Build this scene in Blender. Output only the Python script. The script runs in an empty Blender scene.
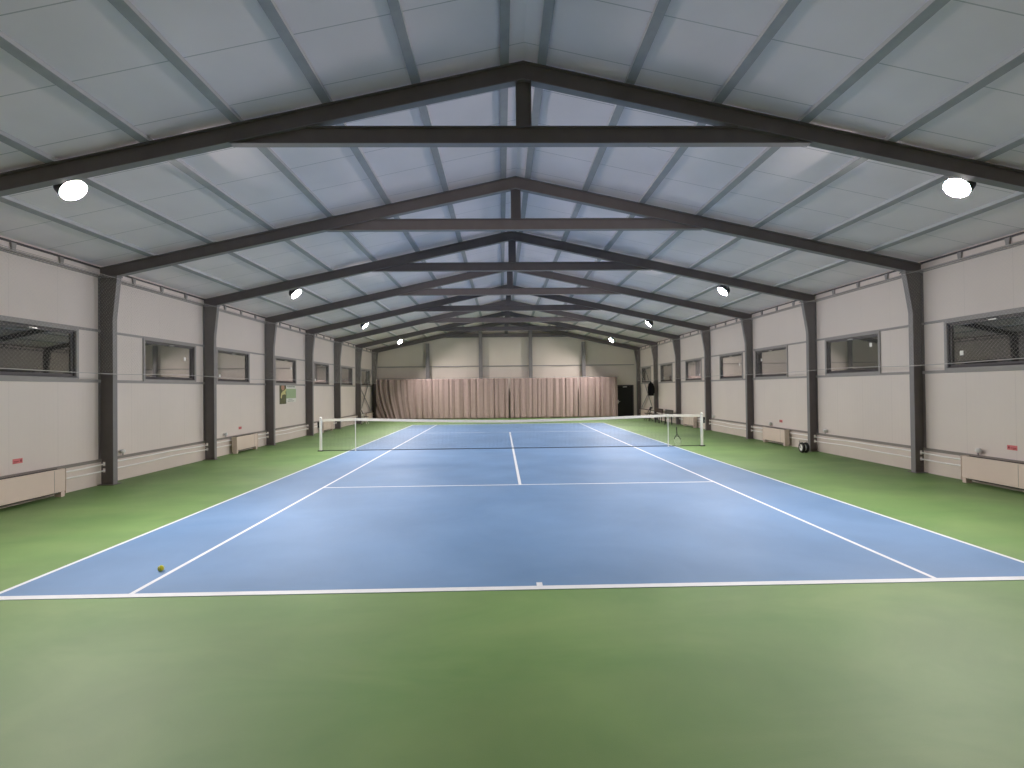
import bpy, bmesh, math, random
from mathutils import Vector, Matrix

random.seed(7)
C = bpy.context.scene.collection
PI = math.pi

# ------------------------------------------------------------------ helpers
def lin(r, g, b):
    f = lambda c: (c / 255 / 12.92) if c / 255 <= 0.04045 else ((c / 255 + 0.055) / 1.055) ** 2.4
    return (f(r), f(g), f(b), 1.0)


def put(o, parent=None):
    C.objects.link(o)
    if parent is not None:
        o.parent = parent
    return o


def tag(o, label, cat, group=None, kind=None):
    o["label"] = label
    o["category"] = cat
    if group:
        o["group"] = group
    if kind:
        o["kind"] = kind
    return o


def thing(name, label, cat, loc=(0, 0, 0), group=None, kind=None):
    o = bpy.data.objects.new(name, None)
    o.empty_display_size = 0.2
    put(o)
    o.location = loc
    return tag(o, label, cat, group, kind)


def copy_tree(o, parent=None):
    c = o.copy()
    put(c)
    c.parent = parent
    for ch in list(o.children):
        copy_tree(ch, c)
    return c


class MB:
    """collects shapes into one mesh"""

    def __init__(self):
        self.bm = bmesh.new()

    def face(self, vs):
        try:
            return self.bm.faces.new(vs)
        except ValueError:
            return None

    def box(self, x0, x1, y0, y1, z0, z1):
        v = [self.bm.verts.new((x, y, z)) for x in (x0, x1) for y in (y0, y1) for z in (z0, z1)]
        for q in ((0, 1, 3, 2), (4, 6, 7, 5), (0, 4, 5, 1), (2, 3, 7, 6), (0, 2, 6, 4), (1, 5, 7, 3)):
            self.face([v[i] for i in q])
        return self

    def prism(self, poly, a, b, axis="y"):
        """poly: 2-D outline; extruded from a to b along axis (y: poly is x,z; x: poly is y,z; z: poly is x,y)"""
        def P(p, t):
            return {"y": (p[0], t, p[1]), "x": (t, p[0], p[1]), "z": (p[0], p[1], t)}[axis]
        A = [self.bm.verts.new(P(p, a)) for p in poly]
        B = [self.bm.verts.new(P(p, b)) for p in poly]
        self.face(A)
        self.face(B[::-1])
        n = len(poly)
        for i in range(n):
            j = (i + 1) % n
            self.face([A[i], B[i], B[j], A[j]])
        return self

    def tube(self, pts, r, seg=8, closed=False, taper=None):
        pts = [Vector(p) for p in pts]
        n = len(pts)
        rings = []
        prev = None
        for i, p in enumerate(pts):
            a = pts[i - 1] if (i > 0 or closed) else p
            b = pts[(i + 1) % n] if (i < n - 1 or closed) else p
            d = (b - a).normalized()
            ref = prev if prev is not None else (Vector((0, 0, 1)) if abs(d.z) < 0.9 else Vector((1, 0, 0)))
            u = (ref - d * ref.dot(d)).normalized()
            w = d.cross(u)
            prev = u
            rr = r if taper is None else taper[i]
            rings.append([self.bm.verts.new(p + (u * math.cos(2 * PI * k / seg) + w * math.sin(2 * PI * k / seg)) * rr) for k in range(seg)])
        m = n if closed else n - 1
        for i in range(m):
            A, B = rings[i], rings[(i + 1) % n]
            for k in range(seg):
                self.face([A[k], A[(k + 1) % seg], B[(k + 1) % seg], B[k]])
        if not closed:
            self.face(rings[0][::-1])
            self.face(rings[-1])
        return self

    def lathe(self, prof, origin=(0, 0, 0), axis=(0, 0, 1), seg=24, cap=True):
        """prof: list of (radius, height) along axis"""
        ax = Vector(axis).normalized()
        ref = Vector((1, 0, 0)) if abs(ax.x) < 0.9 else Vector((0, 1, 0))
        u = (ref - ax * ref.dot(ax)).normalized()
        w = ax.cross(u)
        o = Vector(origin)
        rings = []
        for r, h in prof:
            if r < 1e-6:
                rings.append([self.bm.verts.new(o + ax * h)])
            else:
                rings.append([self.bm.verts.new(o + ax * h + (u * math.cos(2 * PI * k / seg) + w * math.sin(2 * PI * k / seg)) * r) for k in range(seg)])
        for A, B in zip(rings, rings[1:]):
            for k in range(seg):
                j = (k + 1) % seg
                if len(A) == 1 and len(B) == 1:
                    continue
                if len(A) == 1:
                    self.face([A[0], B[j], B[k]])
                elif len(B) == 1:
                    self.face([A[k], A[j], B[0]])
                else:
                    self.face([A[k], A[j], B[j], B[k]])
        if cap and len(rings[0]) > 1:
            self.face(rings[0][::-1])
        if cap and len(rings[-1]) > 1:
            self.face(rings[-1])
        return self

    def bar(self, p0, p1, w, h, up=(0, 0, 1)):
        p0, p1 = Vector(p0), Vector(p1)
        d = (p1 - p0).normalized()
        s = d.cross(Vector(up)).normalized()
        t = s.cross(d)
        vs = []
        for p in (p0, p1):
            for a, b in ((-1, -1), (1, -1), (1, 1), (-1, 1)):
                vs.append(self.bm.verts.new(p + s * a * w / 2 + t * b * h / 2))
        for q in ((3, 2, 1, 0), (4, 5, 6, 7), (0, 1, 5, 4), (1, 2, 6, 5), (2, 3, 7, 6), (3, 0, 4, 7)):
            self.face([vs[i] for i in q])
        return self

    def strand(self, p0, p1, r):
        """three-sided thin cord"""
        p0, p1 = Vector(p0), Vector(p1)
        d = (p1 - p0).normalized()
        ref = Vector((1, 0, 0)) if abs(d.x) < 0.9 else Vector((0, 0, 1))
        u = (ref - d * ref.dot(d)).normalized()
        w = d.cross(u)
        R = []
        for p in (p0, p1):
            R.append([self.bm.verts.new(p + (u * math.cos(2 * PI * k / 3) + w * math.sin(2 * PI * k / 3)) * r) for k in range(3)])
        for k in range(3):
            self.face([R[0][k], R[0][(k + 1) % 3], R[1][(k + 1) % 3], R[1][k]])
        return self

    def build(self, name, mat, parent=None, smooth=False, bevel=0, loc=None):
        bmesh.ops.recalc_face_normals(self.bm, faces=self.bm.faces[:])
        me = bpy.data.meshes.new(name)
        self.bm.to_mesh(me)
        self.bm.free()
        for m in (mat if isinstance(mat, (list, tuple)) else [mat]):
            me.materials.append(m)
        if smooth:
            for f in me.polygons:
                f.use_smooth = True
        o = bpy.data.objects.new(name, me)
        put(o, parent)
        if loc is not None:
            o.location = loc
        if bevel:
            b = o.modifiers.new("edge", "BEVEL")
            b.width = bevel
            b.segments = 2
            b.limit_method = "ANGLE"
        return o


# ------------------------------------------------------------------ materials
def mat(name, col, rough=0.5, metal=0.0, spec=0.5, var=0.0, vscale=3.0, bump=0.0, bscale=60.0):
    m = bpy.data.materials.new(name)
    m.use_nodes = True
    nt = m.node_tree
    b = nt.nodes["Principled BSDF"]
    b.inputs["Base Color"].default_value = col
    b.inputs["Roughness"].default_value = rough
    b.inputs["Metallic"].default_value = metal
    b.inputs["Specular IOR Level"].default_value = spec
    tc = nt.nodes.new("ShaderNodeTexCoord")
    if var > 0:
        n = nt.nodes.new("ShaderNodeTexNoise")
        n.inputs["Scale"].default_value = vscale
        n.inputs["Detail"].default_value = 5
        nt.links.new(tc.outputs["Object"], n.inputs["Vector"])
        r = nt.nodes.new("ShaderNodeMapRange")
        r.inputs["From Min"].default_value = 0.25
        r.inputs["From Max"].default_value = 0.75
        r.inputs["To Min"].default_value = 1 - var
        r.inputs["To Max"].default_value = 1 + var
        nt.links.new(n.outputs["Fac"], r.inputs["Value"])
        mx = nt.nodes.new("ShaderNodeMix")
        mx.data_type = "RGBA"
        mx.blend_type = "MULTIPLY"
        mx.inputs["Factor"].default_value = 1
        mx.inputs["A"].default_value = col
        nt.links.new(r.outputs["Result"], mx.inputs["B"])
        nt.links.new(mx.outputs["Result"], b.inputs["Base Color"])
    if bump > 0:
        n2 = nt.nodes.new("ShaderNodeTexNoise")
        n2.inputs["Scale"].default_value = bscale
        nt.links.new(tc.outputs["Object"], n2.inputs["Vector"])
        bp = nt.nodes.new("ShaderNodeBump")
        bp.inputs["Strength"].default_value = bump
        bp.inputs["Distance"].default_value = 0.01
        nt.links.new(n2.outputs["Fac"], bp.inputs["Height"])
        nt.links.new(bp.outputs["Normal"], b.inputs["Normal"])
    return m


def seam_mat(name, col, axis, step, width=0.008, off=0.0, dark=0.72, rough=0.5, ribs=0.0, var=0.05, spec=0.5):
    """painted sheet panels with a joint line every `step` metres along an axis"""
    m = mat(name, col, rough, var=0, spec=spec)
    nt = m.node_tree
    b = nt.nodes["Principled BSDF"]
    N, L = nt.nodes.new, nt.links.new
    tc = N("ShaderNodeTexCoord")
    sep = N("ShaderNodeSeparateXYZ")
    L(tc.outputs["Object"], sep.inputs[0])

    def math_(op, a, bv=None):
        n = N("ShaderNodeMath")
        n.operation = op
        for i, v in enumerate((a, bv)):
            if v is None:
                continue
            if hasattr(v, "is_linked"):
                L(v, n.inputs[i])
            else:
                n.inputs[i].default_value = v
        return n.outputs[0]

    a = sep.outputs["XYZ".index(axis)]
    fr = math_("FRACT", math_("DIVIDE", math_("ADD", a, 100 * step - off), step))
    d = math_("ABSOLUTE", math_("SUBTRACT", fr, 0.5))
    line = math_("GREATER_THAN", d, 0.5 - width / step / 2)
    n = N("ShaderNodeTexNoise")
    n.inputs["Scale"].default_value = 0.7
    n.inputs["Detail"].default_value = 6
    L(tc.outputs["Object"], n.inputs["Vector"])
    r = N("ShaderNodeMapRange")
    r.inputs["From Min"].default_value = 0.3
    r.inputs["From Max"].default_value = 0.7
    r.inputs["To Min"].default_value = 1 - var
    r.inputs["To Max"].default_value = 1 + var
    L(n.outputs["Fac"], r.inputs["Value"])
    k = math_("MULTIPLY", r.outputs[0], math_("SUBTRACT", 1.0, math_("MULTIPLY", line, 1 - dark)))
    mx = N("ShaderNodeMix")
    mx.data_type = "RGBA"
    mx.blend_type = "MULTIPLY"
    mx.inputs["Factor"].default_value = 1
    mx.inputs["A"].default_value = col
    L(k, mx.inputs["B"])
    L(mx.outputs["Result"], b.inputs["Base Color"])
    if ribs > 0:
        w = math_("SINE", math_("MULTIPLY", a, 2 * PI / 0.1))
        bp = N("ShaderNodeBump")
        bp.inputs["Strength"].default_value = ribs
        bp.inputs["Distance"].default_value = 0.004
        L(w, bp.inputs["Height"])
        L(bp.outputs["Normal"], b.inputs["Normal"])
    return m


def floor_mat(name, col, col2, rough, stretch, scuff, spec=0.5):
    """acrylic sports coating with soft brushed streaks and scuffs"""
    m = mat(name, col, rough, var=0, spec=spec)
    nt = m.node_tree
    b = nt.nodes["Principled BSDF"]
    N, L = nt.nodes.new, nt.links.new
    tc = N("ShaderNodeTexCoord")
    mp = N("ShaderNodeMapping")
    mp.inputs["Scale"].default_value = stretch
    mp.inputs["Rotation"].default_value = (0, 0, 0.15)
    L(tc.outputs["Object"], mp.inputs["Vector"])
    n = N("ShaderNodeTexNoise")
    n.inputs["Scale"].default_value = 1.0
    n.inputs["Detail"].default_value = 7
    n.inputs["Roughness"].default_value = 0.6
    n.inputs["Distortion"].default_value = 0.8
    L(mp.outputs[0], n.inputs["Vector"])
    r = N("ShaderNodeMapRange")
    r.inputs["From Min"].default_value = 0.32
    r.inputs["From Max"].default_value = 0.68
    L(n.outputs["Fac"], r.inputs["Value"])
    mx = N("ShaderNodeMix")
    mx.data_type = "RGBA"
    mx.inputs["A"].default_value = col
    mx.inputs["B"].default_value = col2
    L(r.outputs[0], mx.inputs["Factor"])
    n2 = N("ShaderNodeTexNoise")
    n2.inputs["Scale"].default_value = 0.55
    n2.inputs["Detail"].default_value = 4
    L(tc.outputs["Object"], n2.inputs["Vector"])
    r2 = N("ShaderNodeMapRange")
    r2.inputs["From Min"].default_value = 0.35
    r2.inputs["From Max"].default_value = 0.65
    r2.inputs["To Min"].default_value = 1 - scuff
    r2.inputs["To Max"].default_value = 1 + scuff * 0.5
    L(n2.outputs["Fac"], r2.inputs["Value"])
    m2 = N("ShaderNodeMix")
    m2.data_type = "RGBA"
    m2.blend_type = "MULTIPLY"
    m2.inputs["Factor"].default_value = 1
    L(mx.outputs["Result"], m2.inputs["A"])
    L(r2.outputs[0], m2.inputs["B"])
    L(m2.outputs["Result"], b.inputs["Base Color"])
    n3 = N("ShaderNodeTexNoise")
    n3.inputs["Scale"].default_value = 140
    L(tc.outputs["Object"], n3.inputs["Vector"])
    bp = N("ShaderNodeBump")
    bp.inputs["Strength"].default_value = 0.25
    bp.inputs["Distance"].default_value = 0.004
    L(n3.outputs["Fac"], bp.inputs["Height"])
    L(bp.outputs["Normal"], b.inputs["Normal"])
    return m


def glass_mat():
    m = bpy.data.materials.new("window_glass")
    m.use_nodes = True
    nt = m.node_tree
    nt.nodes.remove(nt.nodes["Principled BSDF"])
    N, L = nt.nodes.new, nt.links.new
    out = nt.nodes["Material Output"]
    t = N("ShaderNodeBsdfTransparent")
    t.inputs["Color"].default_value = (0.75, 0.78, 0.78, 1)
    g = N("ShaderNodeBsdfGlossy")
    g.inputs["Roughness"].default_value = 0.015
    g.inputs["Color"].default_value = (0.95, 0.93, 0.93, 1)
    f = N("ShaderNodeValToRGB")
    lw = N("ShaderNodeLayerWeight")
    lw.inputs["Blend"].default_value = 0.5
    L(lw.outputs["Facing"], f.inputs[0])
    e = f.color_ramp.elements
    e[0].position, e[0].color = 0.05, (0.10, 0.10, 0.10, 1)
    e[1].position, e[1].color = 0.85, (0.92, 0.92, 0.92, 1)
    for p_, v_ in ((0.30, 0.16), (0.48, 0.5), (0.58, 0.72)):
        q = f.color_ramp.elements.new(p_)
        q.color = (v_, v_, v_, 1)
    mx = N("ShaderNodeMixShader")
    L(f.outputs[0], mx.inputs[0])
    L(t.outputs[0], mx.inputs[1])
    L(g.outputs[0], mx.inputs[2])
    L(mx.outputs[0], out.inputs["Surface"])
    return m


def emit_mat(name, col, strength):
    m = bpy.data.materials.new(name)
    m.use_nodes = True
    nt = m.node_tree
    nt.nodes.remove(nt.nodes["Principled BSDF"])
    e = nt.nodes.new("ShaderNodeEmission")
    e.inputs["Color"].default_value = col
    e.inputs["Strength"].default_value = strength
    nt.links.new(e.outputs[0], nt.nodes["Material Output"].inputs["Surface"])
    return m


LAMP = 2020
M = dict(
    green=floor_mat("green_court_coating", lin(94, 129, 69), lin(112, 139, 82), 0.56, (0.5, 1.1, 1), 0.14, spec=0.5),
    blue=floor_mat("blue_court_coating", lin(92, 125, 164), lin(102, 133, 171), 0.56, (0.5, 0.6, 1), 0.10, spec=0.45),
    line=mat("white_line_paint", lin(212, 214, 218), 0.5, var=0.04, vscale=6),
    wall=seam_mat("light_grey_wall_panel", lin(220, 207, 200), "Y", 1.0, 0.006, 0.2, 0.85, 0.45, ribs=0.08, var=0.03),
    endwall=seam_mat("light_grey_end_panel", lin(212, 200, 190), "X", 1.0, 0.006, 0.3, 0.88, 0.45, ribs=0.05, var=0.03),
    ceil=seam_mat("pale_grey_roof_panel", lin(234, 221, 223), "Y", 1.0, 0.014, -0.05, 0.6, 0.5, var=0.06),
    plinth=mat("pale_plinth_sheet", lin(214, 201, 192), 0.5, var=0.03, vscale=2),
    steel=mat("charcoal_steel_paint", lin(106, 98, 98), 0.4, spec=0.5, var=0.08, vscale=4, bump=0.02),
    flange=mat("lighter_grey_steel", lin(126, 121, 122), 0.38, spec=0.5, var=0.06, vscale=4),  # lighter grey than the webs; flanges, knee plates and brace bars
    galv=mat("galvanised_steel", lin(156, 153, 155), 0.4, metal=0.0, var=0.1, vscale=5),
    galvlit=mat("galvanised_steel_painted_lit", lin(190, 188, 190), 0.35, var=0.06, vscale=5),  # same steel as the underside, with caught light put into the colour
    greytrim=mat("grey_trim_paint", lin(150, 144, 142), 0.45, var=0.05, vscale=4),
    capping=mat("brownish_grey_capping", lin(132, 124, 118), 0.5, var=0.04, vscale=3),
    darktrim=mat("dark_grey_trim", lin(70, 64, 66), 0.4, var=0.05, vscale=4),
    glass=glass_mat(),
    heater=mat("cream_white_enamel", lin(218, 198, 186), 0.35, var=0.02),
    grille=mat("dark_grille", lin(58, 54, 52), 0.5),
    pipe=mat("white_plastic_pipe", lin(244, 240, 236), 0.3, var=0.02),
    white=mat("white_plastic", lin(232, 230, 226), 0.35),
    postwhite=mat("white_post_enamel", lin(232, 230, 226), 0.35, var=0.03),
    black=mat("black_rubber", lin(24, 22, 24), 0.6),
    netcord=mat("black_net_cord", lin(30, 32, 38), 0.7),
    tape=mat("white_net_tape", lin(228, 222, 212), 0.7, var=0.04, vscale=9),
    safety=mat("pale_netting_cord", lin(205, 198, 194), 0.6),
    rope=mat("pale_rope", lin(186, 178, 176), 0.7),
    curtain=mat("dusty_beige_curtain_cloth", lin(170, 148, 144), 0.85, spec=0.2, var=0.05, vscale=5),
    door=mat("black_door_leaf", lin(16, 13, 17), 0.5, var=0.05),
    chrome=mat("brushed_steel", lin(190, 188, 186), 0.3, metal=0.9),
    red=mat("red_sticker", lin(214, 118, 118), 0.5),
    darkred=mat("dark_red_print", lin(150, 44, 52), 0.5),
    coat=mat("black_coat_cloth", lin(24, 22, 24), 0.9, spec=0.15, var=0.2, vscale=14),
    wood=mat("dark_brown_wood", lin(62, 46, 42), 0.5, var=0.2, vscale=12),
    woodgrey=mat("dark_grey_wood", lin(74, 72, 66), 0.5, var=0.2, vscale=12),
    ball=mat("yellow_green_felt", lin(196, 190, 62), 0.95, spec=0.1, var=0.12, vscale=60, bump=0.4, bscale=400),
    racket=mat("black_racket_frame", lin(34, 36, 36), 0.35),
    racketpale=mat("grey_green_racket_frame", lin(128, 146, 112), 0.35),
    string=mat("pale_string", lin(190, 196, 180), 0.5),
    poster_dark=mat("poster_dark_green", lin(84, 84, 52), 0.5, var=0.25, vscale=6),
    poster_white=mat("poster_white", lin(224, 220, 212), 0.5),
    poster_green=mat("poster_green", lin(158, 176, 136), 0.5, var=0.03),
    poster_yellow=mat("poster_yellow", lin(200, 192, 130), 0.5),
    poster_skin=mat("poster_skin", lin(178, 132, 110), 0.5),
    poster_ink=mat("poster_grey_ink", lin(130, 132, 122), 0.5),
    lens=emit_mat("floodlight_lens", (1.0, 0.94, 0.91, 1), LAMP),
    housing=mat("dark_lamp_housing", lin(60, 60, 62), 0.4, metal=0.3),
    night=mat("night_asphalt", lin(24, 24, 26), 0.9),
)

# ------------------------------------------------------------------ key dimensions
WX = 9.24            # inner face of the poster wall
WS = {-1: 9.24, 1: 9.29}   # inner faces of both long walls
CS = {-1: 8.93, 1: 9.04}  # inner flanges of the columns
Y0, Y1 = -5.7, 29.78  # end walls
SL = 0.219           # roof slope
BAYS = [6.265 + 3.89 * k for k in range(-1, 7)]   # frame centre lines
BAYS[0] = 2.3
top = lambda x: 6.80 - SL * abs(x)          # top of rafter
roofz = lambda x: 6.865 - SL * abs(x)       # underside of roof lining

# ------------------------------------------------------------------ floor and court
fl = MB().box(-9.6, 9.6, Y0 - 0.2, Y1 + 0.2, -0.15, 0).build("floor", M["green"])
tag(fl, "green hard court surround covering the hall floor", "floor", kind="structure")
ct = MB().box(-5.485, 5.485, 0, 23.77, 0.0005, 0.004).build("court_surface", M["blue"])
tag(ct, "blue hard tennis court painted inside the green surround", "court", kind="structure")
ln = MB()
z0, z1 = 0.0042, 0.0055
for y0, y1 in ((0, 0.09), (23.68, 23.77)):
    ln.box(-5.485, 5.485, y0, y1, z0, z1)
for x in (-5.485, 5.435, -4.115, 4.065):
    ln.box(x, x + 0.05, 0.09, 23.68, z0, z1)
for yc in (5.485, 18.285):
    ln.box(-4.065, 4.065, yc - 0.025, yc + 0.025, z0, z1)
ln.box(-0.03, 0.03, 5.51, 18.26, z0, z1)
ln.box(-0.03, 0.03, 0.09, 0.18, z0, z1)
ln.box(-0.03, 0.03, 23.59, 23.68, z0, z1)
ln.build("line_markings", M["line"], ct)

gr = MB().box(-30, 30, -25, 50, -0.5, -0.16).build("ground", M["night"])
tag(gr, "dark night ground outside the hall windows", "ground", kind="structure")

# ------------------------------------------------------------------ walls with window openings
WZ0, WZ1 = 2.32, 3.36
WIN = {
    -1: [(3.62, 5.64), (7.60, 9.68), (10.78, 12.78), (14.82, 16.80), (18.92, 20.92), (22.95, 24.98), (26.92, 28.95)],
    1: [(3.52, 5.64), (7.55, 9.66), (11.68, 13.80), (14.82, 16.87), (18.94, 21.0), (23.08, 25.12), (27.12, 29.18)],
}
for s, nm in ((-1, "wall_left"), (1, "wall_right")):
    w = MB()
    xa, xb = sorted((s * WS[s], s * (WS[s] + 0.12)))
    w.box(xa, xb, Y0 - 0.12, Y1 + 0.12, -0.05, WZ0)
    w.box(xa, xb, Y0 - 0.12, Y1 + 0.12, WZ1, 4.9)
    ys = [Y0 - 0.12] + [v for ab in WIN[s] for v in ab] + [Y1 + 0.12]
    for i in range(0, len(ys), 2):
        w.box(xa, xb, ys[i], ys[i + 1], WZ0, WZ1)
    o = w.build(nm, M["wall"])
    tag(o, "long pale panel wall with the green poster" if s < 0 else "long pale panel wall with benches and black coat", "wall", kind="structure")

pent = [(-9.36, -0.05), (9.36, -0.05), (9.36, 4.83), (0, 6.88), (-9.36, 4.83)]
o = MB().prism(pent, Y1, Y1 + 0.12).build("wall_back", M["endwall"])
tag(o, "pale gabled end wall behind the pinkish curtain", "wall", kind="structure")
o = MB().prism(pent, Y0 - 0.12, Y0).build("wall_front", M["endwall"])
tag(o, "pale gabled end wall behind the viewer", "wall", kind="structure")

rf = MB()
for s in (-1, 1):
    rf.prism([(0, 6.865), (s * 9.5, roofz(9.5)), (s * 9.5, roofz(9.5) + 0.12), (0, 6.985)], Y0 - 0.15, Y1 + 0.15)
rf = rf.build("ceiling", M["ceil"])
tag(rf, "sloping pale grey roof lining with panel joints", "ceiling", kind="structure")

# plinth, girts, eave rails ---------------------------------------------------
tn = 0
for s, side, bn in ((-1, "poster wall", "baseboard_left"), (1, "coat wall", "baseboard_right")):
    xa, xb = sorted((s * (WS[s] - 0.02), s * WS[s]))
    b = MB().box(xa, xb, Y0, Y1, 0, 0.50).build(bn, M["plinth"])
    tag(b, f"pale sheet plinth along the foot of the {side}", "plinth", kind="structure")
    c = MB()
    c.box(*sorted((s * (WS[s] - 0.03), s * WS[s])), Y0, Y1, 0.50, 0.565)
    c.build("capping_strip", M["capping"], b)
    for (za, zb, dx, what) in ((2.25, 2.315, 0.02, "window sill height"), (3.365, 3.42, 0.02, "window head height")):
        tn += 1
        g = MB().box(*sorted((s * (WS[s] - dx), s * WS[s])), Y0, Y1, za, zb).build(f"trim_{tn}", M["greytrim"], bevel=0.006)
        tag(g, f"grey horizontal rail at {what} on the {side}", "rail", kind="structure")
    # eave rail with brackets
    tn += 1
    e = MB()
    e.box(*sorted((s * (WS[s] - 0.05), s * WS[s])), Y0, Y1, 4.60, 4.635)
    e.box(*sorted((s * (WS[s] - 0.03), s * WS[s])), Y0, Y1, 4.565, 4.585)
    e = e.build(f"trim_{tn}", M["greytrim"])
    tag(e, f"thin eave rail on brackets along the top of the {side}", "rail", kind="structure")
    MB().box(*sorted((s * (WS[s] - 0.035), s * WS[s])), Y0, Y1, 4.765, 4.80).build("corner_strip", M["darktrim"], e)
    bk = None
    y = 3.26
    while y < 29.4:
        if min(abs(y - f) for f in BAYS) > 0.2:
            if bk is None:
                bk = MB()
                bk.prism([(-0.05, 0.135), (0.05, 0.135), (0.03, 0), (-0.03, 0)], *sorted((s * (WS[s] - 0.04), s * WS[s])), axis="x")
                bk = bk.build("bracket", M["greytrim"], e, loc=(0, y, 4.633))
            else:
                k = bk.copy()
                put(k, e)
                k.location = (0, y, 4.633)
        y += 1.0

tn += 1
g = MB().box(-8.9, 8.9, Y1 - 0.06, Y1, 3.575, 3.635).build(f"trim_{tn}", M["greytrim"], bevel=0.006)
tag(g, "grey horizontal rail across the curtain end wall", "rail", kind="structure")

# ------------------------------------------------------------------ windows
ORD = ["first", "second", "third", "fourth", "fifth", "sixth", "seventh"]
wn = 0
STICK = {-1: [None, 9.30, 11.05, 16.45, 19.2, None, None], 1: [5.33, 7.92, 13.46, 15.17, 19.3, 24.7, None]}
STZ = {-1: [0, 2.95, 2.52, 2.98, 2.55, 0, 0], 1: [2.66, 3.06, 2.98, 2.9, 2.6, 2.56, 0]}
for s, side in ((-1, "poster wall"), (1, "coat wall")):
    for i, (ya, yb) in enumerate(WIN[s]):
        wn += 1
        t = thing(f"window_{wn}", f"dark metal window, {ORD[i]} from the near baseline on the {side}", "window", (s * WS[s], (ya + yb) / 2, WZ0), kind="structure")
        hw, h = (yb - ya) / 2, WZ1 - WZ0
        def ring(y, z0_, z1_, wdt, xa, xb):
            b = MB()
            xa, xb = sorted((xa, xb))
            b.box(xa, xb, -y, y, z0_, z0_ + wdt)
            b.box(xa, xb, -y, y, z1_ - wdt, z1_)
            b.box(xa, xb, -y, -y + wdt, z0_ + wdt, z1_ - wdt)
            b.box(xa, xb, y - wdt, y, z0_ + wdt, z1_ - wdt)
            return b
        ring(hw + 0.03, -0.03, h + 0.03, 0.065, -s * 0.03, s * 0.0).build("trim_frame", M["greytrim"], t, bevel=0.004)
        ring(hw, 0, h, 0.06, -s * 0.012, s * 0.09).build("frame", M["darktrim"], t, bevel=0.004)
        sa = ring(hw - 0.06, 0.06, h - 0.06, 0.045, s * 0.02, s * 0.07).build("sash", M["darktrim"], t, bevel=0.004)
        p = MB().box(*sorted((s * 0.043, s * 0.05)), -hw + 0.1, hw - 0.1, 0.1, h - 0.1).build("pane", M["glass"], sa)
        hd = MB().box(*sorted((-s * 0.02, s * 0.02)), -0.05, 0.05, h - 0.10, h - 0.075)
        hd.box(*sorted((-s * 0.035, -s * 0.02)), -0.02, 0.09, h - 0.098, h - 0.078)
        hd.build("handle", M["chrome"], sa)
        if STICK[s][i]:
            yy = STICK[s][i] - (ya + yb) / 2
            zz = STZ[s][i] - WZ0
            MB().box(*sorted((s * 0.038, s * 0.0425)), yy - 0.04, yy + 0.04, zz - 0.05, zz + 0.05).build("sticker", M["white"], p)

# ------------------------------------------------------------------ door
d = thing("door_1", "black door beside the curtain in the end wall", "door", (8.22, Y1, 0), kind="structure")
b = MB()
b.box(-0.62, -0.55, -0.05, 0, 0, 2.2)
b.box(0.55, 0.62, -0.05, 0, 0, 2.2)
b.box(-0.62, 0.62, -0.05, 0, 2.13, 2.2)
b.build("frame", M["darktrim"], d, bevel=0.004)
lf = MB().box(-0.548, 0.548, -0.045, -0.002, 0.005, 2.128).build("leaf", M["door"], d, bevel=0.004)
b = MB().box(-0.50, -0.44, -0.055, -0.0455, 0.92, 1.16)
b.tube([(-0.47, -0.055, 1.05), (-0.47, -0.1, 1.05), (-0.34, -0.1, 1.05)], 0.014)
b.build("handle", M["chrome"], lf)
b = MB().box(-0.14, 0.14, -0.11, -0.0455, 2.03, 2.10)
b.bar((0.1, -0.09, 2.105), (-0.05, -0.14, 2.115), 0.03, 0.012)
b.build("closer", M["chrome"], lf, bevel=0.006)

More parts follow.
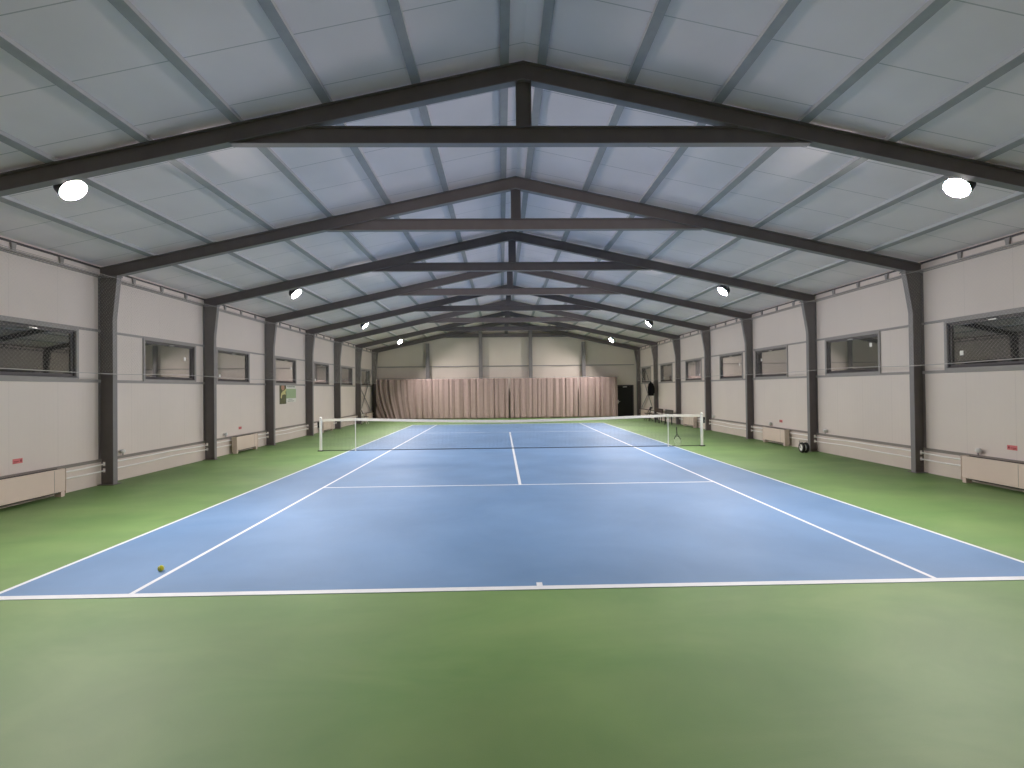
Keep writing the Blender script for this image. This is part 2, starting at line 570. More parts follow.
# ------------------------------------------------------------------ steel portal frames
def make_frame():
    t = thing("portal_frame", "x", "steel frame", (0, 0, 0), group="steel portal frames")
    W = 0.062  # half width of flanges
    for s in (-1, 1):
        # column: web, outer flange, kinked inner flange
        c = MB()
        cx_ = CS[s]
        kx = cx_ - (0.10 if s < 0 else 0.15)
        inner = [(cx_, 0.012), (cx_, 3.65), (kx, 4.58)]
        web = [(s * (WS[s] - 0.015), 0.012)] + [(s * x, z) for x, z in inner] + [(s * (WS[s] - 0.015), 4.58)]
        web = [(s * (WS[s] - 0.015), 0.50)] + [(s * x, max(z, 0.50)) for x, z in inner] + [(s * (WS[s] - 0.015), 4.58)]
        c.prism(web, -0.006, 0.006)
        c.box(*sorted((s * cx_, s * (WS[s] - 0.105))), -0.006, 0.006, 0.012, 0.50)
        c.box(*sorted((s * (WS[s] - 0.045), s * (WS[s] - 0.012))), -0.006, 0.006, 0.012, 0.50)
        c.box(*sorted((s * (WS[s] - 0.105), s * (WS[s] - 0.045))), -0.006, 0.006, 0.012, 0.265)   # slots let the pipes through
        c.box(*sorted((s * (WS[s] - 0.105), s * (WS[s] - 0.045))), -0.006, 0.006, 0.355, 0.405)
        c.box(*sorted((s * (WS[s] - 0.012), s * (WS[s] - 0.002))), -W, W, 0.012, 4.58)
        c.build("column", M["steel"], t)
        f = MB()
        f.prism([(s * cx_, 0.012), (s * (cx_ - 0.012), 0.012), (s * (cx_ - 0.012), 3.65), (s * (kx - 0.012), 4.58), (s * kx, 4.58), (s * cx_, 3.65)], -W, W)
        f.build("column_flange", M["flange"], t)
        MB().box(*sorted((s * (cx_ - 0.05), s * (WS[s] - 0.002))), -0.12, 0.12, 0, 0.012).build("base_plate", M["steel"], t)
        k = MB().box(*sorted((s * (kx - 0.025), s * (WS[s] - 0.002))), -0.085, 0.085, 4.582, 4.606)
        for xx in (8.84, 8.95, 9.06, 9.17):
            for yy in (-0.05, 0.05):
                k.lathe([(0.018, -0.016), (0.018, 0)], (s * xx, yy, 4.5818), seg=6)
        k.build("knee_plate", M["flange"], t)
        # rafter
        xe = WS[s] - 0.002
        r = MB()
        r.prism([(0, top(0) - 0.012), (s * xe, top(xe) - 0.012), (s * xe, 4.608), (s * kx, 4.608), (0, 6.53)], -0.006, 0.006)
        r.prism([(0, top(0)), (s * xe, top(xe)), (s * xe, top(xe) - 0.012), (0, top(0) - 0.012)], -W, W)
        r.build("rafter", M["steel"], t)
        bf = MB().prism([(0, 6.535), (s * kx, 4.612), (s * kx, 4.607), (0, 6.523)], -W - 0.005, W + 0.005)
        bf.build("rafter_flange", M["flange"], t)
    tb = MB()
    xt, xb_ = (6.53 - 5.84) / SL, (6.53 - 5.60) / SL
    tb.prism([(-xt, 5.84), (xt, 5.84), (xb_, 5.60), (-xb_, 5.60)], -0.006, 0.006)
    tb.box(-xt, xt, -0.06, 0.06, 5.83, 5.842)
    tb.build("tie_beam", M["steel"], t)
    MB().box(-xb_ + 0.0, xb_ - 0.0, -W, W, 5.588, 5.60).build("tie_flange", M["flange"], t)
    kp = MB()
    kp.box(-0.10, 0.10, -0.006, 0.006, 5.842, 6.53)
    for s in (-1, 1):
        kp.box(*sorted((s * 0.10, s * 0.112)), -0.07, 0.07, 5.842, 6.53)
    kp.build("king_post", M["steel"], t)
    return t


proto = make_frame()
FL = ["over the near baseline end of the court", "second from the near baseline, with round lamps beyond it", "third from the near baseline, short of the net",
      "fourth from the near baseline, just beyond the net", "fifth from the near baseline", "sixth from the near baseline",
      "seventh from the near baseline, beside the hanging coat", "last one, standing against the curtain end wall"]
for i, y in enumerate(BAYS):
    o = proto if i == 0 else copy_tree(proto)
    o.location = (0, y, 0)
    o["label"] = "charcoal steel roof frame, " + FL[i]

# end-wall posts
px = [(-5.43, "second rail bay from the poster wall"), (-1.78, "poster side of the middle"), (1.67, "coat side of the middle"), (5.35, "nearer the black door")]
PL = ["first from the poster wall", "second from the poster wall", "third from the poster wall", "closest to the black door"]
for i, (x, _) in enumerate(px):
    h = 6.52 - SL * abs(x) - 0.13
    b = MB()
    ya, yb = Y1 - 0.245, Y1 - 0.065
    t = thing("wall_post", "grey end wall post above the curtain, " + PL[i], "steel post", (x, Y1 - 0.065, 0), group="end wall posts")
    MB().box(-0.006, 0.006, -0.17, -0.01, 0, h).build("web", M["steel"], t)
    MB().box(-0.12, 0.12, -0.18, -0.17, 0, h).build("front_flange", M["flange"], t)
    MB().box(-0.12, 0.12, -0.01, 0.0, 0, h).build("rear_flange", M["flange"], t)

# purlins ---------------------------------------------------------------
PX = [0.21, 1.5, 2.79, 4.08, 5.38, 6.72, 8.02]
PN = ["beside the ridge", "first down from the ridge purlin", "second down from the ridge purlin", "third down from the ridge purlin", "fourth down from the ridge purlin", "carrying the round lamps", "closest to the wall"]
for s, side in ((-1, "poster side"), (1, "coat side")):
    for i, x in enumerate(PX):
        b = MB()
        zz = lambda u: top(u) + 0.002
        xi, xo = x - 0.0, x + 0.125
        y0, y1 = Y0 + 0.02, Y1 - 0.02
        P = lambda u, dz: (s * u, zz(u) + dz)
        b.prism([P(xi, 0), P(xo, 0), P(xo, 0.004), P(xi, 0.004)], y0, y1)              # bottom flange
        b.prism([P(xi, 0.004), P(xi + 0.005, 0.004), P(xi + 0.005, 0.06), P(xi, 0.06)], y0, y1)   # web
        b.prism([P(xo - 0.004, 0.004), P(xo, 0.004), P(xo, 0.022), P(xo - 0.004, 0.022)], y0, y1)  # lip
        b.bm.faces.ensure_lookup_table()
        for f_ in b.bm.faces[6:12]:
            f_.material_index = 1      # light caught by the upright web, painted in as a brighter steel
        o = b.build("purlin", [M["galv"], M["galvlit"]])
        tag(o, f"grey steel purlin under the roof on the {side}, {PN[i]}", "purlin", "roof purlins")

# cross bracing in the last bay ----------------------------------------------
for s, side in ((-1, "poster wall"), (1, "coat wall")):
    t = thing("cross_brace", f"grey steel cross bracing of flat bars in the last bay of the {side}", "bracing", (s * 9.14, 27.6, 0))
    MB().bar((0, -1.75, 2.50), (0, 1.25, 0.64), 0.012, 0.09).build("brace_bar", M["flange"], t)
    MB().bar((s * 0.02, -1.2, 0.64), (s * 0.02, 1.75, 3.40), 0.012, 0.09).build("brace_bar", M["flange"], t)

# ------------------------------------------------------------------ floodlights
TILT = math.radians(44)


def make_lamp():
    """built aimed at +x and down, hanging from a yoke at the origin"""
    t = thing("floodlight", "x", "lamp", group="round floodlights")
    drop, out = -0.18, -0.06
    rot = (0, -TILT, 0)
    h = MB().lathe([(0.0, 0.12), (0.07, 0.12), (0.08, 0.075), (0.16, 0.06), (0.185, 0.02), (0.193, -0.112), (0.185, -0.112), (0.178, -0.006), (0.0, -0.006)], seg=36).build("housing", M["housing"], t, loc=(out, 0, drop))  # deep rim added as a hood to keep light off the nearby roof
    h.rotation_euler = rot
    f = MB()
    for k in range(20):
        a = 2 * PI * k / 20
        f.bar((0.085 * math.cos(a), 0.085 * math.sin(a), 0.07), (0.14 * math.cos(a), 0.14 * math.sin(a), 0.05), 0.006, 0.05)
    f.build("cooling_fin_ribs", M["housing"], h)
    l = MB().lathe([(0.0, -0.016), (0.09, -0.0155), (0.15, -0.013), (0.174, -0.008)], seg=36).build("lens", M["lens"], t, smooth=True, loc=(out, 0, drop))
    l.rotation_euler = rot
    b = MB()
    for sy in (-1, 1):
        b.bar((out, sy * 0.20, drop), (0, sy * 0.20, -0.03), 0.006, 0.035, up=(1, 0, 0))
        b.tube([(out, sy * 0.188, drop), (out, sy * 0.21, drop)], 0.02, 10)
    b.box(-0.0175, 0.0175, -0.203, 0.203, -0.03, -0.024)
    b.tube([(0, 0, -0.025), (0, 0, 0)], 0.014)
    b.build("yoke_bracket", M["galv"], t)
    return t


lp = make_lamp()
n = 0
LY = {-1: [2.60, 10.80, 18.75, 26.9], 1: [2.60, 10.88, 18.98, 27.15]}
TURN = [0, 0, 0, -22]
for s, side in ((-1, "poster side"), (1, "coat side")):
    for i, y in enumerate(LY[s]):
        o = lp if n == 0 else copy_tree(lp)
        n += 1
        o.location = (s * 6.765, y, top(6.765) - 0.004)
        o.rotation_euler = (0, 0, math.radians(TURN[i]) if s < 0 else PI - math.radians(TURN[i]))
        o["label"] = f"glowing round floodlight under the roof on the {side}, {ORD[i]} from the near baseline"

# ------------------------------------------------------------------ heaters
def make_heater():
    t = thing("convector_heater", "x", "heater", group="wall convector heaters")
    # built facing +x, back plane at x=0
    MB().box(0.0, 0.16, -0.69, 0.69, 0.10, 0.545).build("casing", M["heater"], t, bevel=0.012)
    for s in (-1, 1):
        MB().box(0.02, 0.15, *sorted((s * 0.60, s * 0.685)), 0, 0.098).build("foot", M["heater"], t, bevel=0.006)
        MB().box(-0.004, 0.166, *sorted((s * 0.692, s * 0.70)), 0.06, 0.55).build("end_panel", M["heater"], t, bevel=0.003)
    g = MB()
    for k in range(44):
        y = -0.62 + k * 0.0288
        g.box(0.03, 0.13, y, y + 0.012, 0.5455, 0.549)
    g.build("outlet_grille", M["grille"], t)
    g = MB().box(0.03, 0.13, -0.585, 0.585, 0.078, 0.098)
    g.build("element_tray", M["grille"], t)
    MB().box(0.161, 0.164, 0.44, 0.445, 0.12, 0.53).build("panel_joint", M["greytrim"], t)
    return t


hp = make_heater()
n = 0
HN = ["first", "third", "fifth", "seventh"]
for s, side in ((-1, "poster wall"), (1, "coat wall")):
    for i, y in enumerate((4.36, 12.15, 20.05, 27.85)):
        o = hp if n == 0 else copy_tree(hp)
        n += 1
        o.location = (s * (WS[s] - 0.115), y, 0)
        o.rotation_euler = (0, 0, 0 if s < 0 else PI)
        o["label"] = f"long cream convector heater on the floor under the {HN[i]} window of the {side}"

# warning stickers above heaters
for s, side, i, y in ((-1, "poster wall", 0, 4.36), (-1, "poster wall", 1, 12.18), (1, "coat wall", 0, 4.28), (1, "coat wall", 1, 12.14)):
    t = thing("warning_sign", f"small red warning sticker on the {side} above the heater under the {HN[i]} window", "sticker", (s * WS[s], y, 0.79), group="red warning stickers")
    MB().box(*sorted((-s * 0.0005, -s * 0.004)), -0.095, 0.095, -0.045, 0.045).build("backing", M["red"], t, bevel=0.001)
    b = MB()
    b.box(*sorted((-s * 0.0042, -s * 0.0055)), -0.08, 0.03, -0.012, 0.002)
    b.box(*sorted((-s * 0.0042, -s * 0.0055)), 0.045, 0.08, -0.02, 0.02)
    b.box(*sorted((-s * 0.0042, -s * 0.0055)), -0.08, -0.01, -0.034, -0.024)
    b.build("print", M["darkred"], t)

# heating pipes
for s, side in ((-1, "poster wall"), (1, "coat wall")):
    for z, up in ((0.45, "upper"), (0.31, "lower")):
        b = MB()
        pts = []
        y = Y0 + 0.1
        while y < 29.3:
            pts.append((s * (WS[s] - 0.075), y, z + 0.012 * math.sin(y * 1.3 + z * 9) + 0.006 * math.sin(y * 3.1)))
            y += 0.25
        b.tube(pts, 0.018, 8)
        o = b.build("heating_pipe", M["pipe"], smooth=True)
        tag(o, f"{up} thin white heating pipe running along the plinth of the {side}", "pipe", "heating pipes")

# thermostatic valves standing proud of the wall
VN = [(-1, 6.86, "poster wall beside a steel column"), (-1, 11.22, "poster wall by the heater under its third window"),
      (1, 4.92, "coat wall over the first window's heater"),
      (1, 9.71, "coat wall near the small wheels"), (1, 12.75, "coat wall over the third window's heater"), (1, 17.55, "coat wall beyond the net post")]
for s, y, w in VN:
    t = thing("radiator_valve", f"small white valve on the {w}", "valve", (s * WS[s], y, 0.66), group="white wall valves")
    MB().lathe([(0.0, 0.0), (0.045, 0.0), (0.045, 0.008), (0.018, 0.012), (0.018, 0.06)], (0, 0, 0), (-s, 0, 0), 16).build("wall_rose", M["white"], t, smooth=True)
    MB().lathe([(0.0, 0.0), (0.042, 0.0), (0.048, 0.02), (0.046, 0.07), (0.036, 0.09), (0.0, 0.094)], (-s * 0.055, 0, 0.0), (-s * 0.5, -0.85, 0.15), 16).build("valve_head", M["white"], t, smooth=True)
    MB().tube([(-s * 0.045, 0, 0), (-s * 0.045, 0, -0.09)], 0.012).build("stem", M["greytrim"], t, smooth=True)

# ------------------------------------------------------------------ protective netting over the windows
def rope_z(y):
    u = ((y - 2.28) / 3.9) % 1.0
    return 2.44 + 0.015 * math.sin(u * PI) + 0.02 * math.sin(y * 0.9)


for s, side in ((-1, "poster wall"), (1, "coat wall")):
    t = thing("protective_netting", f"fine pale netting hung over the windows of the {side}", "netting", (s * (CS[s] - 0.19), 0, 0))
    b = MB()
    ya, yb, zt = 1.0, 28.85, 4.52
    H = zt - 2.44
    step = 0.08
    y = ya - H
    while y < yb:
        for sg in (1, -1):
            # from (y, 2.44) rising along +y, or mirrored
            a0, a1 = y, y + H
            lo, hi = max(a0, ya), min(a1, yb)
            if hi - lo > 0.02:
                if sg > 0:
                    b.strand((0, lo, 2.44 + (lo - a0)), (0, hi, 2.44 + (hi - a0)), 0.0009)
                else:
                    b.strand((0.001, lo, zt - (lo - a0)), (0.001, hi, zt - (hi - a0)), 0.0009)
        y += step
    b.build("mesh_netting", M["safety"], t)
    pts = [(0, ya + k * 0.25, rope_z(ya + k * 0.25)) for k in range(int((yb - ya) / 0.25) + 1)]
    MB().tube(pts, 0.008, 6).build("hem_rope", M["rope"], t, smooth=True)
    MB().tube([(0, ya, zt), (0, yb, zt)], 0.005, 6).build("top_wire", M["rope"], t, smooth=True)

# ------------------------------------------------------------------ tennis net
NY = 11.885
def tape_z(x):
    a = abs(x)
    if a > 5.26:
        return 1.07 + (1.09 - 1.07) * (6.4 - a) / (6.4 - 5.26)
    u = a / 5.26
    return 0.965 + (1.09 - 0.965) * u ** 1.5


net = thing("tennis_net", "black tennis net with white headband stretched across the court", "net", (0, NY, 0))
b = MB()
N = 128
for side in (1,):
    fr, bk_, fl_, bl_ = [], [], [], []
    for k in range(N + 1):
        x = -6.36 + 12.72 * k / N
        zt = tape_z(x)
        fr.append(b.bm.verts.new((x, -0.012, zt)))
        bk_.append(b.bm.verts.new((x, 0.012, zt)))
        fl_.append(b.bm.verts.new((x, -0.010, zt - 0.085)))
        bl_.append(b.bm.verts.new((x, 0.010, zt - 0.085)))
    for k in range(N):
        b.face([fr[k], fr[k + 1], bk_[k + 1], bk_[k]])
        b.face([fr[k], fl_[k], fl_[k + 1], fr[k + 1]])
        b.face([bk_[k], bk_[k + 1], bl_[k + 1], bl_[k]])
        b.face([fl_[k], bl_[k], bl_[k + 1], fl_[k + 1]])
    b.face([fr[0], bk_[0], bl_[0], fl_[0]])
    b.face([fr[N], fl_[N], bl_[N], bk_[N]])
b.build("headband", M["tape"], net)
b = MB()
x = -6.325
while x <= 6.34:
    b.strand((x, 0, 0.03), (x, 0, tape_z(x) - 0.08), 0.0014)
    x += 0.045
for k in range(22):
    f = (k + 0.5) / 22
    xs = [-6.34 + 12.68 * j / 24 for j in range(25)]
    for xa, xb in zip(xs, xs[1:]):
        b.strand((xa, 0, 0.03 + f * (tape_z(xa) - 0.115)), (xb, 0, 0.03 + f * (tape_z(xb) - 0.115)), 0.0014)
b.build("net_mesh", M["netcord"], net)
MB().box(-6.32, 6.32, -0.005, 0.005, 0.008, 0.026).build("bottom_band", M["netcord"], net)

for s in (-1, 1):
    t = thing("net_post", "white square net post on the " + ("poster" if s < 0 else "coat") + " wall side of the court", "net post", (s * 6.42, NY, 0), group="net posts")
    MB().box(-0.036, 0.036, -0.036, 0.036, 0.01, 1.06).build("upright", M["postwhite"], t, bevel=0.006)
    MB().box(-0.085, 0.085, -0.075, 0.075, 0.0, 0.03).build("floor_plate", M["black"], t, bevel=0.004)
    MB().lathe([(0, -0.02), (0.04, -0.02), (0.034, -0.006), (0.034, 0.006), (0.04, 0.02), (0, 0.02)], (0, 0, 1.10), (0, 1, 0), 16).build("pulley", M["postwhite"], t, smooth=True)
    cr = MB().box(*sorted((s * 0.037, s * 0.10)), -0.035, 0.035, 0.78, 0.98).build("crank_box", M["black"], t, bevel=0.006)
    MB().tube([(s * 0.08, -0.035, 0.88), (s * 0.08, -0.07, 0.88), (s * 0.08, -0.07, 0.76), (s * 0.08, -0.1, 0.76)], 0.007).build("crank_handle", M["chrome"], cr)
    k = thing("singles_stick", "thin white singles stick holding the net up near the " + ("poster" if s < 0 else "coat") + " wall side post", "net stick", (s * 5.26, NY, 0), group="singles sticks")
    MB().box(-0.011, 0.011, -0.034, -0.016, 0.0, 1.085).build("pole", M["postwhite"], k, bevel=0.003)
    MB().box(-0.03, 0.03, -0.045, -0.014, 0.0, 0.012).build("foot", M["postwhite"], k)
    MB().box(-0.022, 0.022, -0.034, -0.0135, 1.05, 1.098).build("clip", M["white"], k, bevel=0.003)

# ------------------------------------------------------------------ ball
t = thing("tennis_ball", "yellow-green tennis ball lying beside the singles line near the baseline", "ball", (-4.22, 0.72, 0.0367))
b = MB()
bmesh.ops.create_uvsphere(b.bm, u_segments=28, v_segments=18, radius=0.0325)
b.build("felt_body", M["ball"], t, smooth=True)
pts = []
for k in range(64):
    u = 2 * PI * k / 64
    v = Vector((math.cos(u) + 0.35 * math.cos(3 * u), math.sin(u) - 0.35 * math.sin(3 * u), 1.15 * math.sin(2 * u))).normalized() * 0.0325
    pts.append(v)
MB().tube(pts, 0.0016, 6, closed=True).build("seam", M["white"], t, smooth=True)

# ------------------------------------------------------------------ racket leaning on the net
t = thing("tennis_racket", "tennis racket standing on its head, leaning on the net near the post", "racket", (5.52, NY - 0.20, 0.004))
t.rotation_euler = (math.radians(-14), math.radians(3), math.radians(4))
hd = []
for k in range(40):
    a = 2 * PI * k / 40
    hd.append((0.128 * math.cos(a), 0, 0.175 + 0.17 * math.sin(a)))
MB().tube(hd, 0.010, 8, closed=True).build("hoop", M["racketpale"], t, smooth=True)
b = MB()
for s in (-1, 1):
    b.tube([(s * 0.112, 0, 0.258), (s * 0.075, 0, 0.325), (s * 0.03, 0, 0.385), (s * 0.008, 0, 0.44)], 0.0125, 8)
b.tube([(-0.05, 0, 0.36), (0, 0, 0.345), (0.05, 0, 0.36)], 0.009, 8)
b.build("throat", M["racket"], t, smooth=True)
MB().tube([(0, 0, 0.435), (0, 0, 0.52), (0, 0, 0.655), (0, 0, 0.67)], 0.017, 8, taper=[0.014, 0.018, 0.018, 0.021]).build("grip", M["racket"], t, smooth=True)
b = MB()
for k in range(-6, 7):
    x = k * 0.018
    h = 0.165 * math.sqrt(max(0, 1 - (x / 0.128) ** 2))
    b.strand((x, 0, 0.175 - h), (x, 0, 0.175 + h), 0.0008)
for k in range(-8, 9):
    z = k * 0.019
    w = 0.125 * math.sqrt(max(0, 1 - (z / 0.17) ** 2))
    b.strand((-w, 0, 0.175 + z), (w, 0, 0.175 + z), 0.0008)
b.build("string_mesh", M["string"], t)

# ------------------------------------------------------------------ curtains on the end wall
def curtain(name, label, x0, x1, y, ztop, zbot, amp, pitch, seed, swoop=0.0):
    rnd = random.Random(seed)
    nx = int((x1 - x0) / 0.02)
    nz = 26
    ph = [rnd.uniform(0, 6.28) for _ in range(4)]
    b = MB()
    rows = []
    for j in range(nz + 1):
        f = j / nz
        z = ztop + (zbot - ztop) * f
        row = []
        for i in range(nx + 1):
            u = i / nx
            x = x0 + (x1 - x0) * u
            sh = swoop * max(0, 1 - (x - x0) / 3.2) * (f ** 2.2) if swoop else 0
            xs = x - sh
            warp = 0.12 * math.sin(xs * 1.7 + ph[0]) + 0.06 * math.sin(xs * 4.1 + ph[1])
            a = amp * (0.85 + 0.25 * math.sin(xs * 2.3 + ph[2])) * (0.75 + 0.4 * f)
            if swoop:
                a *= 1 + 0.9 * max(0, 1 - (x - x0) / 3.0)
            d = -2.2 * a * (abs(math.sin(PI * (xs + warp) / pitch)) ** 0.55 - 0.6) + 0.3 * a * math.sin(2 * PI * (xs * 1.7 + warp) / pitch + ph[3])
            zz = z
            if j == 0:
                zz = z - 0.02 * abs(math.sin(PI * (x - x0) / 0.25))
            if j == nz:
                zz = z + 0.015 * math.sin(x * 5 + ph[1])
            row.append(b.bm.verts.new((x, y + d, zz)))
        rows.append(row)
    for A, B in zip(rows, rows[1:]):
        for i in range(nx):
            b.face([A[i], B[i], B[i + 1], A[i + 1]])
    o = b.build(name, M["curtain"], smooth=True)
    so = o.modifiers.new("thick", "SOLIDIFY")
    so.thickness = 0.004
    tag(o, label, "curtain", "end wall curtains")
    return o


CY = 29.05
curtain("curtain", "wide dusty pink curtain hanging on the end wall beside the poster wall corner", -8.82, 0.10, CY, 2.74, 0.03, 0.06, 0.42, 3, swoop=0.75)
curtain("curtain", "middle dusty pink curtain hanging between the two vertical gaps", 0.24, 4.82, CY, 2.74, 0.03, 0.055, 0.40, 11)
curtain("curtain", "narrow deeply pleated pink curtain hanging beside the black door", 4.90, 7.55, CY, 2.76, 0.03, 0.08, 0.37, 23)
t = thing("curtain_rail", "thin steel curtain rail over the pink curtains on the end wall", "rail", (0, CY, 2.79))
MB().tube([(-8.85, 0, 0), (7.65, 0, 0)], 0.012, 8).build("rail", M["galv"], t, smooth=True)
b0 = None
for i in range(5):
    x = -8.0 + i * 3.75
    if b0 is None:
        b0 = MB().box(-0.02, 0.02, -0.01, 0.49, -0.008, 0.008)
        b0 = b0.build("wall_bracket", M["galv"], t, loc=(x, 0, 0.02))
    else:
        k = b0.copy()
        put(k, t)
        k.location = (x, 0, 0.02)

# ------------------------------------------------------------------ poster on the long wall
t = thing("poster", "green and white tennis poster on the wall under the fourth window", "poster", (-WX, 16.03, 1.92))
# local: +x out of the wall, y along
MB().box(0.001, 0.006, -0.80, 0.78, -0.36, 0.385).build("sheet", M["poster_white"], t)
ph = MB().box(0.0062, 0.009, -0.82, -0.20, -0.42, 0.35).build("picture", M["poster_dark"], t)
b = MB()
b.prism([(-0.72, -0.16), (-0.66, 0.02), (-0.48, 0.12), (-0.28, 0.08), (-0.24, -0.06), (-0.34, -0.02), (-0.46, -0.04), (-0.58, -0.06), (-0.64, -0.20)], 0.0092, 0.0105, axis="x")
b.prism([(-0.46, 0.10), (-0.20, 0.22), (-0.20, 0.12), (-0.34, 0.04)], 0.0092, 0.0105, axis="x")
b.build("shirt_print", M["poster_yellow"], ph)
b = MB()
b.prism([(-0.52 + 0.15 * math.cos(a * PI / 8), 0.25 + 0.12 * math.sin(a * PI / 8)) for a in range(16)], 0.0092, 0.0108, axis="x")
b.build("head_print", M["poster_skin"], ph)
MB().box(0.0062, 0.009, -0.195, 0.78, -0.20, 0.20).build("green_panel", M["poster_green"], t)
b = MB()
rr = random.Random(4)
def scribble(y0, y1, zc, h):
    y = y0
    while y < y1:
        w = rr.uniform(0.02, 0.05)
        b.box(0.0095, 0.0105, y, min(y + w, y1), zc - h * rr.uniform(0.3, 0.5), zc + h * rr.uniform(0.3, 0.5))
        y += w + 0.015
scribble(-0.12, 0.70, 0.285, 0.07)
scribble(0.0, 0.40, -0.245, 0.035)
scribble(-0.05, 0.55, -0.315, 0.045)
b.build("text_print", M["poster_ink"], t)

# ------------------------------------------------------------------ coat on the column
t = thing("coat", "long black coat hanging on a steel column near the black door", "coat", (8.78, 25.50, 0))
secs = [(2.34, 0.04, 0.04, 0.0), (2.28, 0.07, 0.06, 0.0), (2.22, 0.13, 0.08, 0.0), (2.05, 0.155, 0.10, 0.01), (1.85, 0.16, 0.11, 0.0), (1.70, 0.17, 0.115, 0.0), (1.56, 0.165, 0.11, 0.0), (1.50, 0.15, 0.10, 0.0)]
b = MB()
rings = []
for z, rx, ry, dx in secs:
    ring_ = []
    for k in range(28):
        a = 2 * PI * k / 28
        w = 1 + 0.07 * math.sin(5 * a + z * 3) + 0.04 * math.sin(9 * a)
        ring_.append(b.bm.verts.new((dx + rx * w * math.cos(a), ry * w * math.sin(a), z)))
    rings.append(ring_)
for A, B in zip(rings, rings[1:]):
    for k in range(28):
        b.face([A[k], A[(k + 1) % 28], B[(k + 1) % 28], B[k]])
b.face(rings[0])
b.face(rings[-1])
b.build("body", M["coat"], t, smooth=True)
for s in (-1, 1):
    MB().tube([(s * 0.11, -0.02, 2.20), (s * 0.155, -0.05, 2.0), (s * 0.16, -0.07, 1.8), (s * 0.15, -0.08, 1.64)], 0.05, 12, taper=[0.05, 0.055, 0.05, 0.045]).build("sleeve", M["coat"], t, smooth=True)
MB().tube([(0, 0.0, 2.33), (0.0, 0.06, 2.40), (0, 0.13, 2.40), (0, 0.18, 2.39)], 0.008, 6).build("hanging_loop", M["coat"], t, smooth=True)

# ------------------------------------------------------------------ benches along the wall
def make_bench(L, wood, label, y):
    t = thing("bench", label, "bench", (8.66, y, 0), group="slatted benches")
    b = MB()
    for k in range(4):
        x = -0.30 + k * 0.1
        b.box(x, x + 0.08, -L / 2, L / 2, 0.42, 0.45)
    b.build("seat_slat_boards", wood, t, bevel=0.004)
    b = MB()
    for z in (0.53, 0.655):
        b.box(0.10 + (z - 0.5) * 0.15, 0.13 + (z - 0.5) * 0.15, -L / 2, L / 2, z, z + 0.12)
    b.build("back_slat_boards", wood, t, bevel=0.004)
    for s in (-1, 1):
        yy = s * (L / 2 - 0.12)
        MB().bar((-0.27, yy, 0.0), (-0.25, yy, 0.418), 0.04, 0.04, up=(1, 0, 0)).build("leg", M["black"], t)
        MB().bar((0.10, yy, 0.0), (0.08, yy, 0.418), 0.04, 0.04, up=(1, 0, 0)).build("leg", M["black"], t)
        MB().bar((0.115, yy, 0.452), (0.165, yy, 0.76), 0.05, 0.018, up=(1, 0, 0)).build("back_support", M["black"], t)
    return t


make_bench(1.45, M["wood"], "dark brown slatted bench by the coat wall, closer to the hanging coat", 24.05)
make_bench(1.25, M["woodgrey"], "shorter grey slatted bench by the coat wall, closer to the net", 22.25)


def make_chair(label, x, y, rz, frame, cloth):
    t = thing("folding_chair", label, "chair", (x, y, 0))
    t.rotation_euler = (0, 0, rz)
    for s in (-1, 1):
        MB().tube([(s * 0.20, -0.19, 0.0), (s * 0.19, 0.02, 0.42), (s * 0.19, 0.20, 0.82)], 0.014, 8).build("frame_tube", frame, t, smooth=True)
        MB().tube([(s * 0.17, 0.22, 0.0), (s * 0.17, -0.14, 0.42)], 0.014, 8).build("leg", frame, t, smooth=True)
    MB().box(-0.19, 0.19, -0.20, 0.16, 0.435, 0.46).build("seat", cloth, t, bevel=0.008)
    MB().bar((-0.18, 0.165, 0.72), (0.18, 0.165, 0.72), 0.02, 0.22, up=(0, 0.45, 1)).build("backrest", cloth, t, bevel=0.006)
    return t


make_chair("dark folding chair between the brown bench and the end wall brace", 8.5, 25.2, -PI / 2, M["black"], M["black"])
make_chair("white framed folding chair with dark seat by the poster wall corner", -8.55, 25.15, PI / 2, M["postwhite"], M["wood"])

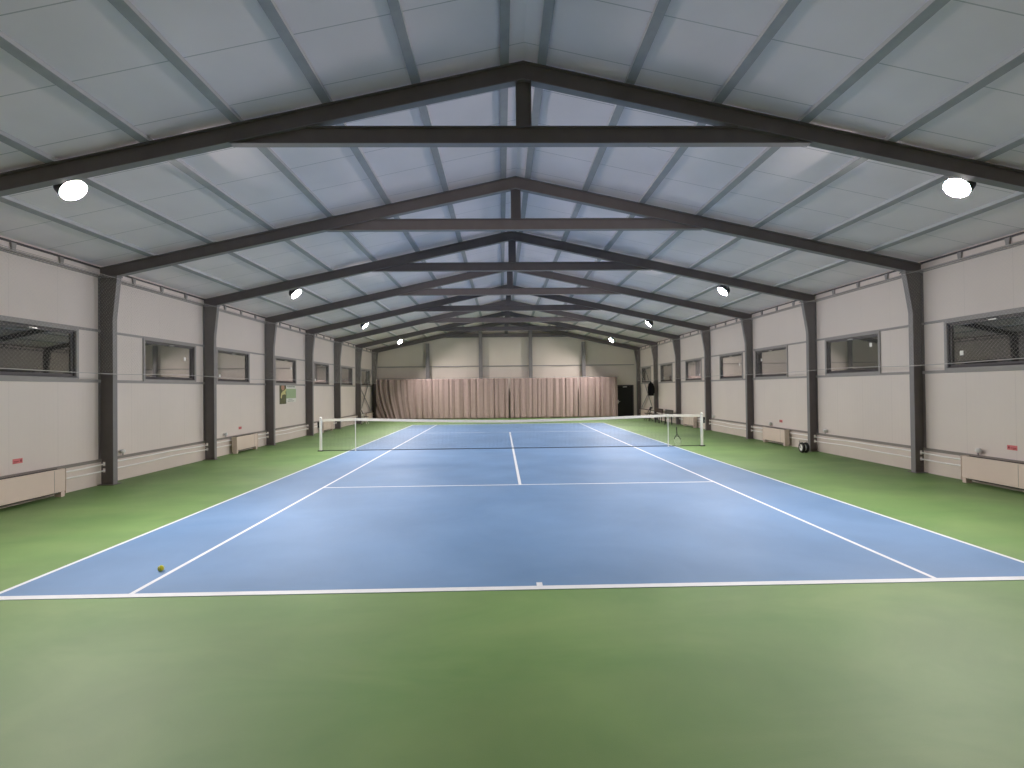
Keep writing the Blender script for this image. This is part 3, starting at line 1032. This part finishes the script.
# ------------------------------------------------------------------ small wheel set
t = thing("wheel_trolley", "small trolley with two black tyred white wheels by a column", "trolley", (8.68, 9.84, 0))
t.rotation_euler = (0, 0, math.radians(-6))
for i, (ox, r) in enumerate(((-0.06, 0.155), (0.06, 0.155))):
    w = MB().lathe([(r * 0.62, -0.03), (r * 0.9, -0.036), (r, -0.018), (r, 0.018), (r * 0.9, 0.036), (r * 0.62, 0.03), (r * 0.62, -0.03)], (ox, 0, r), (1, 0, 0), 28, cap=False)
    w = w.build("tyre", M["black"], t, smooth=True)
    MB().lathe([(0, -0.022), (r * 0.25, -0.026), (r * 0.3, -0.014), (r * 0.55, -0.014), (r * 0.63, -0.031), (r * 0.63, 0.031), (r * 0.55, 0.014), (r * 0.3, 0.014), (r * 0.25, 0.026), (0, 0.022)], (ox, 0, r), (1, 0, 0), 28).build("rim", M["white"], w, smooth=True)
MB().tube([(-0.115, 0, 0.155), (0.115, 0, 0.155)], 0.012).build("axle", M["chrome"], t)
b = MB()
b.tube([(-0.108, 0, 0.155), (-0.108, 0.05, 0.345), (0.108, 0.05, 0.345), (0.108, 0, 0.155)], 0.011)
b.build("fork", M["greytrim"], t, smooth=True)

# ------------------------------------------------------------------ world, camera, output settings
wd = bpy.data.worlds.new("night")
bpy.context.scene.world = wd
wd.use_nodes = True
wd.node_tree.nodes["Background"].inputs["Color"].default_value = (0.004, 0.0045, 0.006, 1)
wd.node_tree.nodes["Background"].inputs["Strength"].default_value = 1.0

f, cx, cy, cz, yaw, pitch, roll = 501.62, -0.36884, -5.0265, 2.01068, 0.021236, 0.009688, -0.01117
F = Vector((math.sin(yaw) * math.cos(pitch), math.cos(yaw) * math.cos(pitch), math.sin(pitch)))
R = Vector((math.cos(yaw), -math.sin(yaw), 0))
U = R.cross(F)
R2 = R * math.cos(roll) + U * math.sin(roll)
U2 = U * math.cos(roll) - R * math.sin(roll)
cam = bpy.data.cameras.new("camera")
cam.sensor_fit = "HORIZONTAL"
cam.sensor_width = 36
cam.lens = f * 36 / 1024
cam.clip_start = 0.05
cam.clip_end = 200
co = bpy.data.objects.new("camera", cam)
C.objects.link(co)
m = Matrix((R2, U2, -F)).transposed().to_4x4()
m.translation = Vector((cx, cy, cz))
co.matrix_world = m
bpy.context.scene.camera = co

vs = bpy.context.scene.view_settings
vs.view_transform = "Standard"
vs.look = "None"
vs.exposure = 0.0
vs.gamma = 1.0
vs.use_curve_mapping = False
cyc = bpy.context.scene.cycles
cyc.max_bounces = 10
cyc.diffuse_bounces = 6
cyc.transparent_max_bounces = 16
cyc.sample_clamp_indirect = 6.0
